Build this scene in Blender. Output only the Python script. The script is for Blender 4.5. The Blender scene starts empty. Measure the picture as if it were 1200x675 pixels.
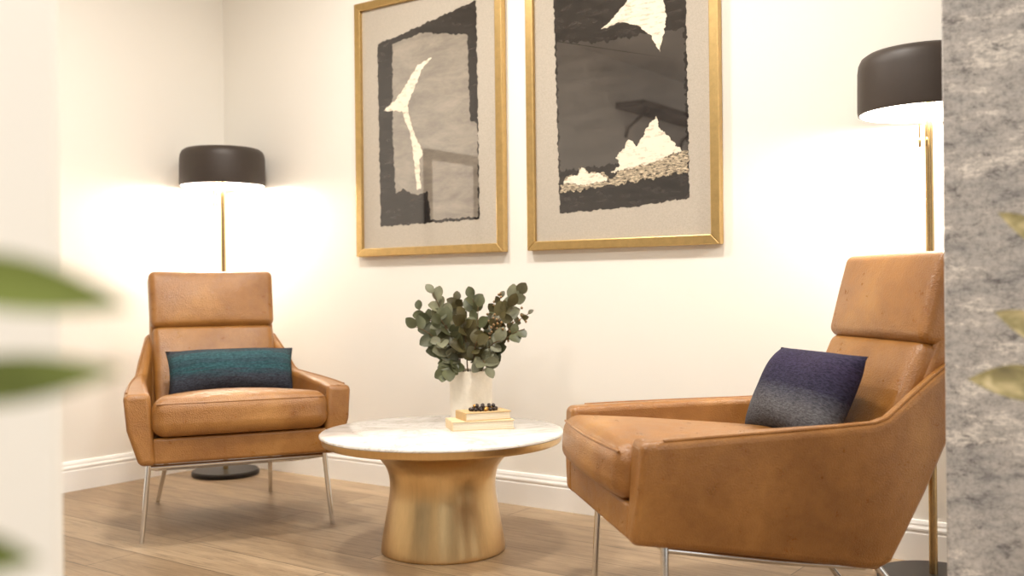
import bpy, bmesh, math, random
from mathutils import Vector, Matrix, Euler
random.seed(7)
scn = bpy.context.scene
COL = scn.collection
PI = math.pi
R = math.radians
# ------------------------------------------------------------------ room frame
# camera stands at the world origin looking along +Y; the room is turned against it
H = 0.875
CO = Vector((-1.476, 5.206, 0))            # floor corner of back and left wall
D = Vector((0.8127, -0.5828, 0))           # along the back wall, to the right
N = Vector((-0.5828, -0.8127, 0))          # out of the back wall, into the room
AZ = math.atan2(D.y, D.x)
def room(t, s, z=0.0): return CO + D*t + N*s + Vector((0, 0, z))

# ------------------------------------------------------------------ materials
def srgb(r, g, b):
    f = lambda c: (c/255/12.92) if c/255 <= .04045 else ((c/255+.055)/1.055)**2.4
    return (f(r), f(g), f(b), 1)
class NT:
    def __init__(s, name):
        s.m = bpy.data.materials.new(name); s.m.use_nodes = True
        s.t = s.m.node_tree; s.b = s.t.nodes['Principled BSDF']
    def n(s, typ, **kw):
        o = s.t.nodes.new(typ)
        for k, v in kw.items():
            if k.startswith('i_'): o.inputs[k[2:].replace('_', ' ')].default_value = v
            else: setattr(o, k, v)
        return o
    def l(s, a, b): s.t.links.new(a, b)
    def coords(s, scale=(1, 1, 1), kind='Object', rot=(0, 0, 0)):
        tc = s.n('ShaderNodeTexCoord'); mp = s.n('ShaderNodeMapping')
        mp.inputs['Scale'].default_value = scale; mp.inputs['Rotation'].default_value = rot
        s.l(tc.outputs[kind], mp.inputs['Vector']); return mp.outputs['Vector']
    def noise(s, vec, scale, detail=4, rough=.55, dist=0):
        o = s.n('ShaderNodeTexNoise'); o.inputs['Scale'].default_value = scale
        o.inputs['Detail'].default_value = detail; o.inputs['Roughness'].default_value = rough
        o.inputs['Distortion'].default_value = dist
        s.l(vec, o.inputs['Vector']); return o.outputs['Fac']
    def ramp(s, fac, stops, interp='LINEAR'):
        o = s.n('ShaderNodeValToRGB'); e = o.color_ramp.elements; o.color_ramp.interpolation = interp
        while len(e) < len(stops): e.new(.5)
        for q, (p, c) in zip(e, stops): q.position = p; q.color = c
        s.l(fac, o.inputs['Fac']); return o.outputs['Color']
    def mix(s, a, b, fac, mode='MIX'):
        o = s.n('ShaderNodeMix'); o.data_type = 'RGBA'; o.blend_type = mode
        for k, v in ((6, a), (7, b)):
            if isinstance(v, tuple): o.inputs[k].default_value = v
            else: s.l(v, o.inputs[k])
        if isinstance(fac, (int, float)): o.inputs[0].default_value = fac
        else: s.l(fac, o.inputs[0])
        return o.outputs[2]
    def bump(s, h, strength=.2, dist=.01):
        o = s.n('ShaderNodeBump'); o.inputs['Strength'].default_value = strength
        o.inputs['Distance'].default_value = dist
        s.l(h, o.inputs['Height']); s.l(o.outputs['Normal'], s.b.inputs['Normal'])
    def color(s, c):
        if isinstance(c, tuple): s.b.inputs['Base Color'].default_value = c
        else: s.l(c, s.b.inputs['Base Color'])
    def set(s, **kw):
        for k, v in kw.items(): s.b.inputs[k.replace('_', ' ')].default_value = v
G = lambda x: (x, x, x, 1)
def simple(name, c, rough=.5, metal=0, vary=.12, nscale=12, bump=0, bscale=80):
    k = NT(name); v = k.coords()
    f = k.noise(v, nscale)
    lo = tuple(x*(1-vary) for x in c[:3])+(1,); hi = tuple(min(1, x*(1+vary)) for x in c[:3])+(1,)
    k.color(k.ramp(f, [(.3, lo), (.7, hi)])); k.set(Roughness=rough, Metallic=metal)
    if bump: k.bump(k.noise(v, bscale, 3), bump, .004)
    return k.m
def m_leather():
    k = NT('tan_leather'); v = k.coords()
    a = k.noise(v, 3.6, 5, .58, .5); b = k.noise(v, 26, 5, .65)
    c = k.ramp(a, [(.28, srgb(124, 78, 31)), (.5, srgb(154, 103, 47)), (.72, srgb(184, 133, 70))])
    c = k.mix(c, k.ramp(b, [(.35, srgb(136, 88, 38)), (.65, srgb(174, 122, 62))]), .28)
    k.color(c)
    k.l(k.ramp(b, [(.3, G(.26)), (.7, G(.39))]), k.b.inputs['Roughness'])
    k.b.inputs['Specular IOR Level'].default_value = .65
    vo = k.n('ShaderNodeTexVoronoi'); vo.inputs['Scale'].default_value = 260; k.l(v, vo.inputs['Vector'])
    ad = k.n('ShaderNodeMath', operation='ADD'); k.l(vo.outputs['Distance'], ad.inputs[0])
    cr = k.n('ShaderNodeMath', operation='MULTIPLY_ADD'); k.l(k.noise(v, 9, 5, .6, .8), cr.inputs[0]); cr.inputs[1].default_value = 2.5; cr.inputs[2].default_value = 0
    k.l(cr.outputs[0], ad.inputs[1]); k.bump(ad.outputs[0], .22, .008)
    return k.m
def m_wall(name, c):
    k = NT(name); v = k.coords()
    k.color(k.ramp(k.noise(v, 1.2, 3), [(.3, tuple(x*.975 for x in c[:3])+(1,)), (.7, c)]))
    k.set(Roughness=.75); k.b.inputs['Specular IOR Level'].default_value = .25
    k.bump(k.noise(v, 160, 3), .06, .003); return k.m
def m_floor():
    k = NT('oak_planks'); v = k.coords()
    br = k.n('ShaderNodeTexBrick'); k.l(v, br.inputs['Vector'])
    br.offset = .37; br.inputs['Scale'].default_value = 1; br.inputs['Brick Width'].default_value = 1.9
    br.inputs['Row Height'].default_value = .19; br.inputs['Mortar Size'].default_value = .002
    br.inputs['Mortar Smooth'].default_value = .3
    br.inputs['Color1'].default_value = srgb(200, 181, 156); br.inputs['Color2'].default_value = srgb(166, 146, 122)
    br.inputs['Mortar'].default_value = srgb(94, 80, 64)
    g = k.noise(k.coords((1.1, 15, 1)), 3, 8, .74, 1.6)
    big = k.noise(k.coords((.9, 3.5, 1)), 2.2, 4, .6, .8)
    c = k.mix(br.outputs['Color'], k.ramp(g, [(.32, srgb(140, 123, 102)), (.54, srgb(240, 229, 212))]), .68, 'MULTIPLY')
    c = k.mix(c, k.ramp(big, [(.3, srgb(178, 160, 138)), (.7, srgb(255, 249, 240))]), .5, 'MULTIPLY')
    k.color(c); k.set(Roughness=.42); k.bump(g, .06, .003); return k.m
def m_brass(name, c, rough, stretch, vary=.18, bump=.09, ns=40):
    k = NT(name); v = k.coords(stretch)
    f = k.noise(v, ns, 5, .7)
    k.color(k.ramp(f, [(.3, tuple(x*(1-vary) for x in c[:3])+(1,)), (.7, c)]))
    k.set(Metallic=1, Roughness=rough); k.bump(f, bump, .002); return k.m
def m_marble():
    k = NT('white_marble'); v = k.coords()
    f = k.noise(v, 3.2, 8, .62, 2.2)
    c = k.ramp(f, [(.40, srgb(230, 226, 220)), (.485, srgb(213, 207, 199)), (.5, srgb(160, 151, 140)), (.515, srgb(216, 209, 201)), (.62, srgb(234, 231, 226))])
    k.color(k.mix(c, k.ramp(k.noise(v, 9, 6), [(.3, srgb(196, 189, 180)), (.6, srgb(238, 235, 231))]), .45))
    k.set(Roughness=.16); return k.m
def m_concrete():
    k = NT('worn_grey_plaster')
    a = k.noise(k.coords((1.4, 1.4, 5.0)), 3.0, 9, .72, 0)      # ragged pale seams and dark patches
    b = k.noise(k.coords((1, 1, 1.1)), 75, 9, .85, 0)           # grit
    p = k.noise(k.coords((1, 1, 1.9)), 14, 11, .86, 0)          # pits
    c = k.ramp(a, [(.36, srgb(150, 148, 148)), (.44, srgb(188, 184, 181)), (.545, srgb(203, 197, 192)), (.575, srgb(240, 233, 225)), (.62, srgb(197, 192, 187)), (.72, srgb(180, 176, 173))])
    pm = k.ramp(p, [(.40, G(.85)), (.45, G(.25)), (.51, G(0))])
    c = k.mix(c, srgb(108, 105, 106), pm)
    c = k.mix(c, k.ramp(b, [(.41, G(.45)), (.5, G(.98)), (.59, G(1.22))]), .6, 'MULTIPLY')
    k.color(c); k.set(Roughness=.88)
    ad = k.n('ShaderNodeMath', operation='ADD'); k.l(b, ad.inputs[0]); k.l(p, ad.inputs[1])
    k.bump(ad.outputs[0], .3, .005); return k.m
def m_fabric(name, stops, axis='Z', wob=.3, streak=(9, 9, 110)):
    k = NT(name)
    tc = k.n('ShaderNodeTexCoord'); sp = k.n('ShaderNodeSeparateXYZ'); k.l(tc.outputs['Generated'], sp.inputs[0])
    nz = k.noise(k.coords(streak), 3, 5, .7)
    ad = k.n('ShaderNodeMath', operation='MULTIPLY_ADD'); k.l(nz, ad.inputs[0]); ad.inputs[1].default_value = wob
    k.l(sp.outputs[axis], ad.inputs[2])
    sb = k.n('ShaderNodeMath', operation='SUBTRACT'); k.l(ad.outputs[0], sb.inputs[0]); sb.inputs[1].default_value = wob/2
    c = k.ramp(sb.outputs[0], stops)
    w = k.noise(k.coords((90, 90, 260)), 1.0, 3, .7)
    k.color(k.mix(c, k.ramp(w, [(.35, G(.4)), (.65, G(1.3))]), .8, 'MULTIPLY'))
    k.set(Roughness=.95); k.b.inputs['Specular IOR Level'].default_value = .15; k.bump(w, .6, .006); return k.m
def m_art(name, lo, hi, scale=(20, 20, 20), coat=1.0, pos=(.32, .68), detail=9, ior=1.8):
    k = NT(name); f = k.noise(k.coords(scale), 4, detail, .72, .3)
    k.color(k.ramp(f, [(pos[0], lo), (pos[1], hi)]))
    k.set(Roughness=.8); k.b.inputs['Specular IOR Level'].default_value = .1; k.b.inputs['Coat Weight'].default_value = coat
    k.b.inputs['Coat Roughness'].default_value = .005; k.b.inputs['Coat IOR'].default_value = ior
    return k.m
def m_varileaf():
    k = NT('yellowing_leaf'); f = k.noise(k.coords((7, 7, 16)), 2.4, 4, .6, .5)
    k.color(k.ramp(f, [(.32, srgb(112, 98, 56)), (.46, srgb(146, 132, 80)), (.58, srgb(190, 170, 120)), (.72, srgb(220, 202, 158))]))
    k.set(Roughness=.5); return k.m
M = dict(
    leather=m_leather(), wall=m_wall('cream_wall_paint', srgb(241, 236, 227)), trim=m_wall('white_trim_paint', srgb(247, 245, 241)),
    ceil=m_wall('white_ceiling_paint', srgb(242, 240, 235)), floor=m_floor(),
    gold=m_brass('gold_frame_leaf', srgb(210, 178, 120), .38, (1, 1, 1)),
    brass=m_brass('brushed_brass', srgb(224, 193, 143), .29, (1, 1, .006), .10, .14, 90),
    polish=m_brass('brass_pole_metal', srgb(196, 168, 122), .25, (1, 1, .1)),
    chrome=simple('polished_steel', srgb(226, 226, 226), .10, 1, .03),
    marble=m_marble(), concrete=m_concrete(),
    shade=simple('dark_bronze_shade', srgb(58, 48, 41), .5, .1, .12, 6), lining=simple('white_shade_lining', srgb(244, 240, 232), .6, 0, .02),
    base=simple('dark_lamp_base', srgb(44, 38, 35), .35, .4, .1), opal=simple('opal_bulb_glass', srgb(250, 244, 230), .3, 0, .01),
    ceramic=simple('warm_cream_ceramic', srgb(240, 232, 217), .6, 0, .05, 26, .6, 45),
    sage=simple('sage_leaf', srgb(82, 84, 55), .45, 0, .4, 14), olive=simple('olive_leaf', srgb(80, 73, 41), .45, 0, .4, 14),
    dusk=simple('dusky_leaf', srgb(106, 105, 80), .5, 0, .35, 14), stem=simple('brown_stem', srgb(98, 74, 46), .6),
    seed=simple('brown_seed', srgb(132, 100, 58), .5), book=simple('cream_cloth_cover', srgb(228, 204, 164), .6, 0, .06, 50, .1),
    book2=simple('tan_cloth_cover', srgb(206, 174, 126), .6, 0, .06, 50, .1),
    beadd=simple('dark_wooden_bead', srgb(48, 33, 25), .3, 0, .3, 60), beadg=simple('gold_bead', srgb(196, 152, 84), .3, .8, .1),
    linen=m_art('linen_mat', srgb(170, 160, 146), srgb(194, 184, 170), (60, 60, 60), .5),
    black=m_art('charcoal_paint', srgb(22, 19, 18), srgb(62, 55, 51), (3, 3, 13), 1, (.38, .74)),
    refl_taupe=m_art('taupe_painted_reflection', srgb(108, 99, 89), srgb(158, 147, 132), (1.2, 1.2, 3.5), 1, (.3, .7), 9, 2.6),  # bright wall mirrored in the glass, painted into the artwork colour
    refl_slate=m_art('slate_painted_reflection', srgb(36, 32, 30), srgb(74, 67, 62), (1.5, 1.5, 5), 1, (.3, .74), 9, 2.4),  # grey glass reflection over the dark block, put into its colour
    cream=m_art('cream_paint', srgb(150, 132, 108), srgb(240, 228, 206), (7, 7, 26), 1, (.28, .48)),
    speck=m_art('mottled_cream_paint', srgb(34, 29, 27), srgb(226, 206, 174), (14, 14, 50), 1, (.40, .62)),
    blackframe=simple('black_frame_wood', srgb(10, 9, 9), .7), paper=simple('pale_print_paper', srgb(232, 226, 218), .8),
    pot=simple('grey_planter', srgb(120, 116, 110), .7), soil=simple('dark_soil', srgb(52, 40, 30), .95, 0, .4, 60),
    green=simple('fresh_green_leaf', srgb(106, 116, 50), .5, 0, .3, 10), dry=m_varileaf(),
    teal=m_fabric('teal_striped_weave', [(.0, srgb(54, 56, 66)), (.3, srgb(66, 70, 80)), (.42, srgb(58, 76, 86)), (.52, srgb(54, 94, 100)), (.64, srgb(58, 76, 86)), (.78, srgb(64, 100, 106)), (.9, srgb(76, 82, 88)), (1, srgb(62, 60, 68))], 'Z', .7, (3, 3, 60)),
    navy=m_fabric('navy_and_grey_weave', [(.0, srgb(72, 73, 79)), (.3, srgb(102, 102, 106)), (.44, srgb(82, 82, 92)), (.54, srgb(54, 52, 72)), (.8, srgb(58, 51, 74)), (1, srgb(48, 44, 64))], 'Z', .25),
)
# ------------------------------------------------------------------ mesh builder
class MB:
    def __init__(s): s.v = []; s.f = []; s.mi = []
    def add(s, vs, fs, mi=0):
        o = len(s.v); s.v += [Vector(x) for x in vs]
        s.f += [tuple(i+o for i in f) for f in fs]; s.mi += [mi]*len(fs); return s
    def box(s, a, b, mi=0):
        x0, y0, z0 = a; x1, y1, z1 = b
        return s.add([(x0, y0, z0), (x1, y0, z0), (x1, y1, z0), (x0, y1, z0), (x0, y0, z1), (x1, y0, z1), (x1, y1, z1), (x0, y1, z1)],
                     [(0, 3, 2, 1), (4, 5, 6, 7), (0, 1, 5, 4), (1, 2, 6, 5), (2, 3, 7, 6), (3, 0, 4, 7)], mi)
    def loops(s, rings, caps=True, mi=0):
        n = len(rings[0]); vs = [p for r in rings for p in r]; fs = []
        for i in range(len(rings)-1):
            for j in range(n):
                a = i*n+j; b = i*n+(j+1) % n; fs.append((a, b, b+n, a+n))
        if caps: fs += [tuple(range(n)), tuple(range((len(rings)-1)*n, len(rings)*n))]
        return s.add(vs, fs, mi)
    def lathe(s, prof, n=48, c=(0, 0, 0), mi=0, caps=True):
        rings = [[(c[0]+r*math.cos(2*PI*k/n), c[1]+r*math.sin(2*PI*k/n), c[2]+z) for k in range(n)] for r, z in prof]
        return s.loops(rings, caps, mi)
    def tube(s, path, r, n=10, mi=0):
        path = [Vector(p) for p in path]; rings = []; up = None
        for i, p in enumerate(path):
            t = (path[min(i+1, len(path)-1)]-path[max(i-1, 0)]).normalized()
            if up is None: up = Vector((0, 0, 1)) if abs(t.z) < .9 else Vector((1, 0, 0))
            a = t.cross(up).normalized(); b = a.cross(t).normalized(); up = b
            rr = r[i] if isinstance(r, (list, tuple)) else r
            rings.append([p+a*rr*math.cos(2*PI*k/n)+b*rr*math.sin(2*PI*k/n) for k in range(n)])
        return s.loops(rings, True, mi)
    def rbox(s, hx, hy, hz, r, fn=None, n=6, mi=0):
        def lines(h):
            e = [-h, -h+r*.18, -h+r*.42, -h+r*.7, -h+r]; inn = [(-h+r)+(2*h-2*r)*k/n for k in range(1, n)]
            return e+inn+[-x for x in reversed(e)]
        L = [lines(hx), lines(hy), lines(hz)]; c = [len(x)-1 for x in L]; idx = {}; vs = []; fs = []
        hh = (hx, hy, hz)
        def vid(i, j, k):
            if (i, j, k) in idx: return idx[i, j, k]
            q = Vector((L[0][i], L[1][j], L[2][k]))
            cl = Vector([max(-(h-r), min(h-r, x)) for x, h in zip(q, hh)]); dv = q-cl
            if dv.length > 1e-9: q = cl+dv.normalized()*r
            if fn: q = Vector(fn(q.x, q.y, q.z))
            idx[i, j, k] = len(vs); vs.append(q); return idx[i, j, k]
        for ax in range(3):
            a, b = [x for x in range(3) if x != ax]
            for side in (0, c[ax]):
                for i in range(c[a]):
                    for j in range(c[b]):
                        q = []
                        for di, dj in ((0, 0), (1, 0), (1, 1), (0, 1)):
                            t = [0, 0, 0]; t[ax] = side; t[a] = i+di; t[b] = j+dj; q.append(vid(*t))
                        fs.append(tuple(q))
        return s.add(vs, fs, mi)
    def xform(s, mtx): s.v = [mtx @ p for p in s.v]; return s
    def build(s, name, mats, parent=None, smooth=True, angle=40, bevel=0, seg=3, recalc=True):
        me = bpy.data.meshes.new(name); me.from_pydata([tuple(p) for p in s.v], [], s.f)
        for m in (mats if isinstance(mats, (list, tuple)) else [mats]): me.materials.append(m)
        for p, i in zip(me.polygons, s.mi): p.material_index = i
        if recalc:
            bm = bmesh.new(); bm.from_mesh(me); bmesh.ops.recalc_face_normals(bm, faces=bm.faces); bm.to_mesh(me); bm.free()
        if smooth:
            for p in me.polygons: p.use_smooth = True
            me.set_sharp_from_angle(angle=R(angle))
        o = bpy.data.objects.new(name, me); COL.objects.link(o)
        if parent: o.parent = parent
        if bevel:
            b = o.modifiers.new('bevel', 'BEVEL'); b.width = bevel; b.segments = seg; b.limit_method = 'ANGLE'; b.angle_limit = R(35)
            b.harden_normals = False
        return o
def thing(name, label, cat, loc=(0, 0, 0), rz=0, group=None):
    o = bpy.data.objects.new(name, None); COL.objects.link(o); o.empty_display_size = .1
    o.location = loc; o.rotation_euler = (0, 0, rz); tag(o, label, cat, group); return o
def tag(o, label, cat, group=None):
    o['label'] = label; o['category'] = cat
    if group: o['group'] = group
    return o
def struct(o, label=None):
    o['kind'] = 'structure'
    if label: o['label'] = label
    return o
def dup(root, loc, rz, label=None):
    r = root.copy(); COL.objects.link(r); r.location = loc; r.rotation_euler = (0, 0, rz)
    if label: r['label'] = label
    for ch in list(root.children):
        c = ch.copy(); COL.objects.link(c); c.parent = r
        for g in list(ch.children):
            q = g.copy(); COL.objects.link(q); q.parent = c
    return r
# ------------------------------------------------------------------ camera
cd = bpy.data.cameras.new('camera'); cam = bpy.data.objects.new('camera', cd); COL.objects.link(cam)
cd.sensor_width = 36; cd.lens = 36; cd.clip_start = .05
cam.matrix_world = Matrix.Translation((0, 0, H)) @ Matrix.Rotation(R(.22), 4, 'Z') @ Matrix.Rotation(R(90), 4, 'X') @ Matrix.Rotation(R(-.6), 4, 'Z')
cd.dof.use_dof = True; cd.dof.focus_distance = 3.1; cd.dof.aperture_fstop = 2.6
scn.camera = cam
# ------------------------------------------------------------------ room shell (local x along back wall, local y into the wall)
def placed(o, p, rz=AZ): o.location = p; o.rotation_euler = (0, 0, rz); return o
CH = 2.75
struct(placed(MB().box((-.15, -6.5, -.1), (5.4, .15, 0)).build('floor', M['floor'], smooth=False), CO))
struct(placed(MB().box((-.15, -6.5, CH), (5.4, .15, CH+.1)).build('ceiling', M['ceil'], smooth=False), CO))
struct(placed(MB().box((-.15, 0, 0), (5.4, .15, CH)).build('wall_back', M['wall'], smooth=False), CO))
struct(placed(MB().box((-.15, -6.5, 0), (0, 0, CH)).build('wall_left', M['wall'], smooth=False), CO))
def baseboard(name, length, p, rz):
    prof = [(0, 0), (-.017, 0), (-.017, .088), (-.0145, .091), (-.0145, .096), (-.017, .099), (-.017, .105), (-.012, .113), (-.012, .119), (-.008, .129), (0, .131)]
    rings = [[(x, y, z) for y, z in prof] for x in (0, length)]
    return struct(placed(MB().loops(rings).build(name, M['trim'], angle=15), p, rz))
baseboard('baseboard_back', 5.4, CO, AZ)
baseboard('baseboard_left', 6.5, CO+N*6.5, AZ+PI/2)
# plaster pillar at the right and wall end at the left, both between camera and seating
pe = Vector((.876, 2.1, 0))
struct(placed(MB().box((0, 0, 0), (.6, .34, CH)).build('wall_right', M['concrete'], bevel=.004, seg=2), pe), 'grey weathered plaster pillar at the right edge')
we = Vector((-.567, 1.3, 0))
struct(placed(MB().box((-.14, -.75, 0), (0, 0, CH)).build('wall_foreground', M['wall'], bevel=.03, seg=5), we), 'cream wall end standing close at the left edge')
# ------------------------------------------------------------------ armchair
ST = [(-.365, .522, .280, .396, .346, .090, .056), (-.20, .528, .256, .386, .335, .082, .054), (0, .533, .223, .367, .320, .070, .050),
      (.13, .536, .199, .350, .304, .058, .046), (.240, .540, .178, .333, .290, .050, .044), (.276, .550, .172, .326, .286, .048, .042), (.312, .574, .188, .318, .284, .047, .042),
      (.35, .601, .248, .31, .28, .046, .042), (.41, .640, .350, .294, .276, .044, .042), (.48, .682, .480, .277, .268, .042, .042), (.52, .700, .575, .268, .262, .038, .038)]
def lerp(a, b, t): return tuple(x+(y-x)*t for x, y in zip(a, b))
def make_chair(label, loc, rz):
    t = thing('armchair', label, 'armchair', loc, rz, 'tan leather armchairs around the table')
    L = M['leather']
    st = []
    for a, b in zip(ST, ST[1:]): st += [lerp(a, b, k/3) for k in range(3)] if b[0]-a[0] > .05 else [a]
    st.append(ST[-1])
    for sx in (-1, 1):
        rings = []
        for y, zt, zb, ot, ob, tt, tb in st:
            zm = (zt+zb)/2; om = (ot+ob)/2+.014
            rings.append([(sx*ob, y-.0, zb), (sx*om, y, zm), (sx*ot, y+.012, zt), (sx*(ot-tt), y+.012, zt+.004), (sx*(ob-tb), y, zb)])
        arm = MB().loops(rings).build('arm', L, t, bevel=.018, seg=4)
        MB().tube([(sx*(r[2][0]*sx-.012), r[2][1], r[2][2]+.0005) for r in rings[1:-1]], .0038, 6).build('piping', L, arm)
    rings = [[(-w, y, zb), (w, y, zb), (w, y, zt), (-w, y, zt)] for y, zb, zt, w in
             ((-.362, .283, .372, .302), (-.1, .246, .345, .285), (.12, .208, .315, .265), (.285, .184, .30, .25))]
    MB().loops(rings).build('seat_base', L, t, bevel=.01)
    rings = [[(-w, a, z+dz), (w, a, z+dz), (w, b, z), (-w, b, z)] for z, dz, a, b, w in
             ((.19, .02, .22, .295, .255), (.32, 0, .28, .38, .258), (.45, 0, .345, .458, .258), (.60, 0, .405, .525, .256), (.75, 0, .47, .565, .252), (.925, 0, .525, .60, .248))]
    MB().loops(rings).build('back_shell', L, t, bevel=.014)
    def seat(x, y, z):
        u = (y+.345)/.69; k = 1-.2*u
        b = .024*(1-(x/.305)**2)*max(0, 1-(2*u-1)**4)*(1 if z > 0 else .1)
        fr = .016*math.sin(PI*(x+.305)/.61)*(1-u)**3
        return (x*k, y-fr, z+b)
    o = MB().rbox(.308, .345, .067, .046, seat, 10)
    mt = Matrix.Translation((0, -.045, .413)) @ Matrix.Rotation(R(-5), 4, 'X')
    o.xform(mt)
    cu = o.build('seat_cushion', L, t, angle=60)
    pts = []
    for k in range(41):
        a = -.29+.58*k/40; pts.append(Vector((a*1.0, -.345-.016*math.sin(PI*(a+.3)/.6)+.008, .047)))
    MB().tube([mt @ p for p in pts], .0035, 6).build('piping', L, cu)
    def bk(x, y, z): return (x, y-(.014*(1-(x/.25)**2)*(1-(z/.18)**2) if y < 0 else 0), z)
    MB().rbox(.248, .055, .178, .03, bk, 8).xform(Matrix.Translation((0, .405, .552)) @ Matrix.Rotation(R(-24), 4, 'X')).build('back_cushion', L, t, angle=60)
    def hd(x, y, z): return (x*(1+.01*z/.12), y-(.012*(1-(x/.257)**2)*(1-(z/.124)**2) if y < 0 else 0), z)
    MB().rbox(.255, .058, .122, .026, hd, 8).xform(Matrix.Translation((0, .503, .832)) @ Matrix.Rotation(R(-16), 4, 'X')).build('headrest', L, t, angle=60)
    C_ = M['chrome']
    for sx in (-1, 1):
        MB().tube([(sx*.308, -.275, .285), (sx*.336, -.285, 0)], [.010, .0085], 12).build('leg', C_, t)
        MB().tube([(sx*.205, .28, .205), (sx*.232, .44, 0)], [.010, .0085], 12).build('leg', C_, t)
    r_ = MB()
    r_.tube([(-.309, -.275, .260), (.309, -.275, .260)], .008)
    r_.tube([(-.21, .28, .162), (.21, .28, .162)], .008)
    for sx in (-1, 1): r_.tube([(sx*.309, -.275, .260), (sx*.262, .01, .206), (sx*.21, .28, .162)], .008)
    r_.build('frame_rail', C_, t)
    return t
LC = Vector((-1.115, 3.95, 0)); LA = R(23.3)
RC = Vector((.56, 2.745, 0)); RA = R(-80.3)
chair = make_chair('tan leather armchair with the long teal cushion, in the corner', LC, LA)
dup(chair, RC, RA, 'tan leather armchair with the purple and grey cushion, beside the grey pillar')
# ------------------------------------------------------------------ cushions
def pillow(label, m, chair_p, chair_a, p, w, h, th, tilt, turn):
    n = 22; mb = MB(); vs = []; fs = []
    for side in (-1, 1):
        for i in range(n+1):
            for j in range(n+1):
                u = -1+2*i/n; v = -1+2*j/n
                e = (1-abs(u)**3.2)*(1-abs(v)**2.6)
                y = side*th/2*max(e, 0)**.62
                x = u*w/2*(1-.05*(1-v*v)*abs(u)**3); z = v*h/2*(1-.09*(1-u*u)*abs(v)**3)
                y += .006*math.sin(5*u+2*v)*max(e, 0)
                z -= .01*u*u
                vs.append((x, y, z))
    k = (n+1)**2
    for sgn in (0, 1):
        for i in range(n):
            for j in range(n):
                a = sgn*k+i*(n+1)+j; fs.append((a, a+1, a+n+2, a+n+1))
    mb.add(vs, fs)
    me = bpy.data.meshes.new('cushion'); me.from_pydata([tuple(q) for q in mb.v], [], mb.f); me.materials.append(m)
    bm = bmesh.new(); bm.from_mesh(me); bmesh.ops.remove_doubles(bm, verts=bm.verts, dist=1e-5); bmesh.ops.recalc_face_normals(bm, faces=bm.faces); bm.to_mesh(me); bm.free()
    for q in me.polygons: q.use_smooth = True
    o = bpy.data.objects.new('cushion', me); COL.objects.link(o)
    o.matrix_world = Matrix.Translation(chair_p) @ Matrix.Rotation(chair_a, 4, 'Z') @ Matrix.Translation(p) @ Matrix.Rotation(turn, 4, 'Z') @ Matrix.Rotation(-tilt, 4, 'X')
    tag(o, label, 'cushion', 'woven cushions on the armchairs'); return o
pillow('long teal and charcoal striped cushion lying on the corner armchair', M['teal'], LC, LA, (.045, .225, .550), .51, .205, .14, R(26), 0)
pillow('purple and grey woven cushion leaning in the armchair by the pillar', M['navy'], RC, RA, (-.01, .222, .582), .45, .27, .14, R(28), R(4))
# ------------------------------------------------------------------ round table
TC = Vector((-.253, 3.445, 0)); TZ = .398
t = thing('coffee_table', 'round coffee table with white marble top on a flared brass pedestal', 'table', TC)
ped0 = [(.204, 0), (.208, .004), (.207, .02), (.201, .06), (.193, .105), (.185, .15), (.179, .185), (.177, .218), (.179, .248), (.186, .274), (.198, .296), (.215, .315), (.238, .331), (.268, .344), (.305, .360)]
ped = ped0[:2]
for k in range(1, len(ped0)-2):
    p0, p1, p2, p3 = [Vector(ped0[j]) for j in (k-1, k, k+1, k+2)]
    for q in (0, .25, .5, .75):
        v = .5*(2*p1+(p2-p0)*q+(2*p0-5*p1+4*p2-p3)*q*q+(3*p1-p0-3*p2+p3)*q**3); ped.append((v.x, v.y))
ped = ped[2:]; ped = [(.204, 0)]+ped+[ped0[-2], ped0[-1]]
MB().lathe(ped, 128).build('pedestal', M['brass'], t, angle=70)
MB().lathe([(.30, .360), (.391, .361), (.398, .364), (.401, .370), (.403, .386)], 128).build('rim', M['brass'], t, angle=50)
MB().lathe([(.405, .386), (.409, .389), (.409, .394), (.405, TZ), (.0005, TZ)], 128).build('table_top', M['marble'], t, angle=50)
# ------------------------------------------------------------------ vase, branches
VP = Vector((-.166, 3.69, TZ))
vs = [(.068, 0), (.073, .004), (.075, .012), (.076, .09), (.077, .178), (.077, .183), (.072, .183), (.070, .12), (.069, .02), (.0005, .018)]
tag(placed(MB().lathe(vs, 64).build('vase', M['ceramic'], angle=50), VP, 0), 'white ceramic vase holding eucalyptus on the marble table', 'vase')
def leaf(mb, base, d, up, L, W, rnd=True, curl=.12, seg=7, mi=0, bend=0, ex=.85):
    d = d.normalized(); s_ = d.cross(up)
    if s_.length < 1e-3: s_ = d.cross(Vector((1, 0, 0)))
    s_.normalize(); nn = s_.cross(d).normalized()
    vs = []; fs = []
    for k in range(seg+1):
        q = k/seg
        w = W*(math.sin(PI*min(1, q*.97+.02))**.6 if rnd else max(0, math.sin(PI*q**ex))**.9)
        c = base+d*L*q-nn*curl*L*q*q+s_*bend*L*q*q
        vs += [c-s_*w+nn*w*.22, c, c+s_*w+nn*w*.22]
    for k in range(seg):
        a = k*3; fs += [(a, a+1, a+4, a+3), (a+1, a+2, a+5, a+4)]
    mb.add(vs, fs, mi)
sd_ = MB().lathe([(.0008, -.0050), (.0038, -.0022), (.0046, .001), (.0025, .0045), (.0005, .0055)], 8).build('seed', M['seed'])
seed_mesh = sd_.data; bpy.data.objects.remove(sd_)
tips = [(-.185, .02, .80), (-.13, -.05, .86), (-.05, .03, .83), (.03, -.04, .81), (.11, .03, .84), (.175, -.02, .855), (.21, .03, .78), (-.19, -.06, .74),
        (.195, -.08, .73), (-.10, -.12, .70), (.03, -.13, .69), (.1, .1, .78), (-.085, -.125, .575), (.06, -.13, .60), (-.02, -.09, .77), (.11, -.10, .77), (-.11, -.09, .78), (.11, -.12, .69), (.14, -.05, .81), (.01, .0, .84)]
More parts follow.
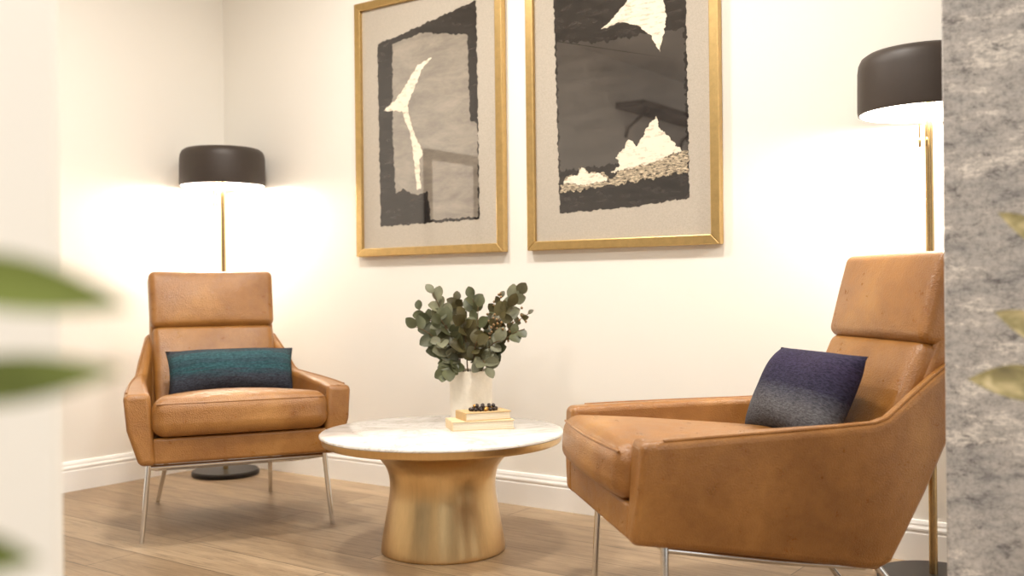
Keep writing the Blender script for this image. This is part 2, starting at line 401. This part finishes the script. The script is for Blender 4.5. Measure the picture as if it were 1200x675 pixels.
for i, (dx, dy, z) in enumerate(tips):
    seeded = i in (4, 6, 15)
    lab = 'brown seeded eucalyptus sprig rising on the right of the white vase' if seeded else 'grey-green eucalyptus branch with rounded leaves standing in the white vase'
    b = thing('eucalyptus_branch', lab, 'branch', VP, 0, 'seeded eucalyptus sprigs in the vase' if seeded else 'leafy eucalyptus branches in the vase')
    az = math.atan2(dy, dx); tip = Vector((dx, dy, z-TZ))
    p0 = Vector((-.028*math.cos(az), -.028*math.sin(az), .03)); rim = Vector((.045*math.cos(az), .045*math.sin(az), .195))
    low = z < .62
    if low: rim = Vector((.062*math.cos(az), .062*math.sin(az), .215))
    def bz(q):
        if q < .35: return p0.lerp(rim, q/.35)
        k = (q-.35)/.65; mid = rim.lerp(tip, .5)+Vector((0, 0, .05 if not low else .04))
        return rim*(1-k)**2+mid*2*k*(1-k)+tip*k*k
    path = [bz(k/14) for k in range(15)]
    MB().tube(path, [.0032-.0018*k/14 for k in range(15)], 6).build('stem', M['stem'], b)
    lv = MB(); nl = 6 if not low else 5
    for k in range(nl+1):
        q = .45+.55*k/nl; p = bz(min(q, 1)); tn = (bz(min(q+.02, 1))-bz(q-.03)).normalized()
        for sd in ((-1, 1) if k < nl else (0,)):
            sidev = tn.cross(Vector((random.uniform(-.5, .5), random.uniform(-1, -.3), random.uniform(.2, 1)))).normalized()
            dd = (tn*random.uniform(.45, .9)+sidev*sd*random.uniform(.7, 1.1)+Vector((random.uniform(-.3, .3), random.uniform(-.45, .15), random.uniform(-.3, .4)))).normalized()
            up = Vector((random.uniform(-.6, .6), -1, random.uniform(-.2, .9)))
            sc = (1-.35*(k/nl))*random.uniform(.75, 1.2)*(.6 if seeded else 1)
            if random.random() < .78: leaf(lv, p, dd, up, .070*sc, .0280*sc, True, random.uniform(-.1, .3))
    if seeded:
        for k in range(24):
            q = .6+.4*random.random(); p = bz(q)+Vector([random.uniform(-.025, .025) for _ in range(3)])
            so = bpy.data.objects.new('seed', seed_mesh); COL.objects.link(so); so.parent = b; so.location = p
    lv.build('leaves', M['olive'] if seeded else [M['sage'], M['dusk'], M['olive'], M['sage']][i % 4], b, recalc=False, angle=180)
# ------------------------------------------------------------------ books and beads
def m_pages():
    k = NT('paper_pages'); k.color(k.ramp(k.noise(k.coords((2, 2, 900)), 1, 2), [(.35, srgb(206, 190, 160)), (.6, srgb(244, 234, 214))])); k.set(Roughness=.8); return k.m
M['pages'] = m_pages()
def book(label, loc, rz, w, d, h, cover):
    b = thing('book', label, 'book', loc, rz, 'small books stacked on the table')
    MB().box((-w/2+.002, -d/2+.004, .003), (w/2-.004, d/2-.004, h-.003)).build('pages', M['pages'], b)
    c = MB(); c.box((-w/2, -d/2, 0), (w/2, d/2, .003)); c.box((-w/2, -d/2, h-.003), (w/2, d/2, h)); c.box((-w/2-.001, -d/2, 0), (-w/2+.003, d/2, h))
    c.build('cover', cover, b, bevel=.001, seg=2); return b
bx = Vector((-.128, 3.505, TZ))
book('lower, larger cream book of the small stack in front of the vase', bx, R(14), .215, .125, .031, M['book'])
book('upper, smaller tan book of the small stack under the dark beads', bx+Vector((.012, .005, .031)), R(22), .165, .105, .028, M['book2'])
g = thing('bead_string', 'small heap of dark and gold beads lying on the upper book', 'beads', bx+Vector((.012, -.002, .059)), R(20))
bd = MB().lathe([(.0006, 0), (.0038, .001), (.0062, .0034), (.0068, .0062), (.0062, .009), (.0038, .0114), (.0006, .0124)], 14)
b1 = bd.build('bead', M['beadd'], g); b2 = bd.build('bead', M['beadg'], g)
pos = []
for k in range(16): a = 2*PI*k/16; pos.append(Vector((.046*math.cos(a), .026*math.sin(a), 0)))
for k in range(7): a = 2*PI*k/7; pos.append(Vector((.021*math.cos(a), .010*math.sin(a), .0)))
for k in range(9): a = 2*PI*k/9+.2; pos.append(Vector((.034*math.cos(a)+.004, .017*math.sin(a), .0105)))
for k, p in enumerate(pos):
    src = b2 if k % 5 == 2 else b1
    if k == 0: b1.location = p; continue
    if k == 2: b2.location = p; continue
    o = src.copy(); COL.objects.link(o); o.parent = g; o.location = p
# ------------------------------------------------------------------ floor lamps
def make_lamp(label, loc):
    t = thing('floor_lamp', label, 'lamp', loc, 0, 'floor lamps with dark drum shades')
    MB().lathe([(.152, 0), (.157, .004), (.157, .018), (.152, .024), (.016, .026)], 64).build('base', M['base'], t, angle=35)
    MB().tube([(0, 0, .02), (0, 0, 1.45)], .0120, 16).build('pole', M['polish'], t)
    sh = MB().lathe([(.192, 1.375), (.197, 1.375), (.199, 1.387), (.198, 1.50), (.195, 1.522), (.187, 1.539), (.172, 1.549), (.14, 1.552), (.0005, 1.553),
                     ], 72, caps=False).build('lamp_shade', M['shade'], t, angle=50)
    MB().lathe([(.192, 1.375), (.192, 1.49), (.186, 1.518), (.174, 1.532), (.14, 1.538), (.0005, 1.54)], 72, caps=False).build('shade_lining', M['lining'], sh, angle=50)
    for x, y in ((-.036, -.022), (-.020, -.034)):
        MB().tube([(x, y, 1.45), (x, y, 1.30)], .003, 8).lathe([(.0008, 1.27), (.004, 1.275), (.005, 1.293), (.001, 1.303)], 10, (x, y, 0)).build('pull_chain', M['polish'], t)
    for sx in (-1, 1):
        MB().lathe([(.002, 1.505), (.012, 1.505), (.016, 1.492), (.024, 1.474), (.022, 1.462), (.012, 1.454), (.001, 1.452)], 20, (sx*.06, 0, 0)).build('bulb', M['opal'], t)
    return t
def lamp_light(p, e):
    for sx in (-1, 1):
        ld = bpy.data.lights.new('lamp_light', 'POINT'); ld.energy = e/2; ld.color = (1, .95, .875); ld.shadow_soft_size = .05
        o = bpy.data.objects.new('lamp_light', ld); COL.objects.link(o); o.location = p+Vector((sx*.06, 0, 1.398))
LP = Vector((-1.395, 4.885, 0)); RP = Vector((1.215, 3.005, 0))
make_lamp('lit floor lamp in the room corner behind the armchair with teal cushion', LP)
dup(bpy.data.objects['floor_lamp'], RP+Vector((0, 0, 0)), 0, 'lit floor lamp half hidden behind the grey pillar')
lamp_light(LP, 18); lamp_light(RP, 20)
# ------------------------------------------------------------------ framed abstract pictures
FW, FH = .826, 1.14
def picture(label, t0, polys, px):
    root = thing('framed_picture', label, 'picture', room(t0, 0, 1.022), AZ, 'large framed abstract pictures on the wall')
    fw, dp = .036, .034; f = MB()
    out = [(0, 0), (FW, 0), (FW, FH), (0, FH)]
    inn = [(fw, fw), (FW-fw, fw), (FW-fw, FH-fw), (fw, FH-fw)]
    for k in range(4):
        a, b = out[k], out[(k+1) % 4]; c, d = inn[(k+1) % 4], inn[k]
        P = lambda p, y: (p[0], y, p[1])
        f.add([P(a, -dp), P(b, -dp), P(c, -dp), P(d, -dp), P(a, -.002), P(b, -.002), P(c, -.002), P(d, -.002)],
              [(0, 1, 2, 3), (4, 7, 6, 5), (0, 4, 5, 1), (2, 6, 7, 3), (1, 5, 6, 2), (3, 7, 4, 0)])
    f.build('frame', M['gold'], root, smooth=False, bevel=.003, seg=2)
    MB().box((fw-.004, -.018, fw-.004), (FW-fw+.004, -.006, FH-fw+.004)).build('mat_board', M['linen'], root, smooth=False)
    mats = []; a = MB()
    for li, (mn, amp, pts) in enumerate(polys):
        q = [px(*p) for p in pts]; rag = []
        for i in range(len(q)):
            A = Vector(q[i]); B = Vector(q[(i+1) % len(q)]); n = max(2, int((B-A).length/.0045)); nv = Vector((-(B-A).y, (B-A).x)).normalized()
            ph = random.uniform(0, 6)
            for k in range(n):
                e = amp*(random.gauss(0, .6)+.9*math.sin(k*.31+ph)+.7*math.sin(k*.9+2*ph)) if k else 0
                rag.append(A.lerp(B, k/n)+nv*e)
        if M[mn] not in mats: mats.append(M[mn])
        rag = [(min(FW-fw-.004, max(fw+.004, p.x)), min(FH-fw-.004, max(fw+.004, p.y))) for p in rag]
        a.add([(x, -.0188-.0005*li, z) for x, z in rag], [tuple(range(len(rag)))], mats.index(M[mn]))
    o = a.build('artwork', mats, root, smooth=False, recalc=False)
    for p in o.data.polygons:
        if p.normal.y > 0: p.flip()
    return root
def px1(u, v): return ((u-418)/173*FW, (299-v)/302*FH)
def px2(u, v):
    q = (u-618)/228; return ((q+.06*q*(1-q)*2)*FW, (290-v)/335*FH)
picture('gold-framed abstract picture with a thin white streak, nearer the corner', .955, [
    ('black', .002, [(445, 48), (470, 44), (562, 22), (563, 262), (447, 264)]),  # charcoal block; slanted top band paints in reflected ceiling beams
    ('refl_taupe', .0025, [(464, 52), (500, 46), (552, 58), (554, 152), (562, 158), (562, 259), (508, 260), (505, 228), (490, 230), (476, 222), (466, 226), (463, 150)]),
    ('cream', .002, [(511, 76), (500, 87), (491, 106), (482, 126), (486, 150), (500, 184), (495, 190), (497, 224), (492, 224), (489, 190), (485, 160), (475, 132), (452, 128), (467, 118), (481, 101), (494, 82)])], px1)
picture('gold-framed abstract picture of dark blocks with a white jagged shape', 1.897, [
    ('black', .002, [(650, -6), (730, -2), (806, -8), (808, 240), (740, 246), (655, 248)]),
    ('refl_slate', .004, [(653, 50), (700, 60), (804, 60), (806, 195), (655, 200)]),
    ('cream', .002, [(752, -3), (773, 0), (779, 25), (784, 45), (775, 82), (765, 62), (748, 48), (728, 42), (706, 46), (722, 35), (737, 20), (748, 8)]),
    ('speck', .004, [(656, 216), (664, 206), (676, 206), (682, 196), (690, 205), (706, 205), (716, 214), (727, 204), (760, 196), (806, 190), (808, 212), (780, 215), (740, 219), (700, 222), (656, 225)]),
    ('cream', .003, [(660, 214), (668, 207), (677, 207), (682, 197), (690, 206), (704, 206), (712, 214), (690, 218)]),
    ('cream', .003, [(716, 206), (727, 200), (722, 190), (732, 182), (738, 172), (748, 180), (757, 165), (770, 150), (776, 166), (784, 172), (793, 182), (800, 190), (770, 198), (740, 204)])], px2)
# on the left wall, outside the frame: seen only as reflections in the picture glass
sp = thing('framed_print', 'small black-framed pale print on the left wall, mirrored in the picture glass', 'picture', room(0, 2.14, 1.10), AZ+PI/2)
f = MB()
for a, b in (((0, -.025, 0), (.56, -.002, .06)), ((0, -.025, .60), (.56, -.002, .66)), ((0, -.025, .06), (.06, -.002, .60)), ((.50, -.025, .06), (.56, -.002, .60))): f.box(a, b)
f.build('frame', M['blackframe'], sp, smooth=False); MB().box((.04, -.012, .04), (.52, -.004, .62)).build('print', M['paper'], sp, smooth=False)
ws = thing('mirrored_bar', 'dark bracketed shelf high on the left wall, stand-in for a mirrored overhead fitting', 'bar', room(0, 5.3, 2.34), AZ+PI/2)  # bracketed board made up in place of a mirrored pendant or track
MB().box((0, -.26, 0), (1.3, -.002, .05)).build('stand_in_board', M['blackframe'], ws, smooth=False, bevel=.003)
for x in (.14, 1.14): MB().tube([(x, -.004, -.22), (x, -.03, -.14), (x, -.22, -.004)], .014, 8).build('stand_in_bracket', M['blackframe'], ws)
# ------------------------------------------------------------------ foreground plants
def plant(name, label, loc, h, leaves, m, potr, poth, ex=.85):
    t = thing(name, label, 'plant', loc)
    MB().lathe([(potr*.7, 0), (potr*.74, .006), (potr, poth), (potr*.93, poth), (potr*.9, poth-.03), (.0005, poth-.035)], 40).build('pot', M['pot'], t, angle=40)
    MB().lathe([(potr*.9, poth-.04), (potr*.89, poth-.025), (.0005, poth-.022)], 32).build('soil', M['soil'], t)
    MB().tube([(0, 0, poth-.04), (.01, .01, h*.5), (-.01, .0, h*.8), (0, 0, h)], [.009, .008, .006, .003], 8).build('stem', M['stem'], t)
    for (bz_, dx, dy, dz, W, curl, bend) in leaves:
        mb = MB(); d = Vector((dx, dy, dz)); leaf(mb, Vector((0, 0, bz_)), d, Vector((0, -1, .35)), d.length, W, False, curl, 16, 0, bend, ex)
        mb.build('leaf', m, t, recalc=False, angle=180)
plant('green_plant', 'green plant with long blurred leaves in front of the left wall end', Vector((-.230, .38, 0)), .93,
      [(.884, .088, .0, -.009, .0110, .04, .06), (.840, .080, .01, .003, .0098, .04, -.04), (.781, .051, .0, -.005, .009, .05, 0),
       (.91, -.09, .04, .06, .010, .2, 0), (.85, -.10, -.03, .03, .010, .2, 0), (.78, -.09, .06, .04, .010, .2, 0), (.7, -.04, -.10, .05, .010, .2, 0), (.92, -.04, .05, .07, .009, .2, 0)], M['green'], .09, .24)
plant('dry_leafed_plant', 'plant with long yellowing pointed leaves in front of the grey pillar', Vector((.82, 1.5, 0)), 1.02,
      [(.91, -.128, -.05, .050, .021, .10, .14), (.765, -.124, -.05, .084, .023, .12, -.10), (.705, -.165, -.06, .060, .027, .14, -.12),
       (.98, .13, .05, .05, .02, .2, 0), (.85, .14, -.04, .03, .02, .2, 0), (.74, .1, .1, .05, .02, .2, 0), (1.0, .02, -.1, .1, .02, .2, 0)], M['dry'], .12, .28, 1.2)
# ------------------------------------------------------------------ light
w = bpy.data.worlds.new('world'); scn.world = w; w.use_nodes = True
nt = w.node_tree; bg = nt.nodes['Background']; bg.inputs['Strength'].default_value = .9
tc = nt.nodes.new('ShaderNodeTexCoord'); nz = nt.nodes.new('ShaderNodeTexNoise'); nz.inputs['Scale'].default_value = 1.6; nz.inputs['Detail'].default_value = 1
mp = nt.nodes.new('ShaderNodeMapping'); mp.inputs['Scale'].default_value = (1, 1, .35)
cr = nt.nodes.new('ShaderNodeValToRGB'); cr.color_ramp.elements[0].position = .43; cr.color_ramp.elements[0].color = (.13, .115, .10, 1)
cr.color_ramp.elements[1].position = .57; cr.color_ramp.elements[1].color = (1.6, 1.56, 1.47, 1)
nt.links.new(tc.outputs['Generated'], mp.inputs['Vector']); nt.links.new(mp.outputs['Vector'], nz.inputs['Vector']); nt.links.new(nz.outputs['Fac'], cr.inputs['Fac']); nt.links.new(cr.outputs['Color'], bg.inputs['Color'])
def area(p, size, e, aim=None, col=(1, .958, .893)):
    ld = bpy.data.lights.new('ceiling_fill_light', 'AREA'); ld.shape = 'DISK'; ld.size = size; ld.energy = e; ld.color = col
    o = bpy.data.objects.new('ceiling_fill_light', ld); COL.objects.link(o); o.location = p
    if aim is not None: o.rotation_euler = (aim-p).to_track_quat('-Z', 'Y').to_euler()
area(room(1.5, 1.2, 2.70), .3, 36)
area(room(2.8, 1.2, 2.70), .3, 33)
area(room(2.4, 3.4, 2.70), .5, 30)
area(room(4.3, 3.2, 2.70), .5, 38)  # added fill to brighten the foreground wall end, no fixture behind it
scn.view_settings.view_transform = 'Standard'
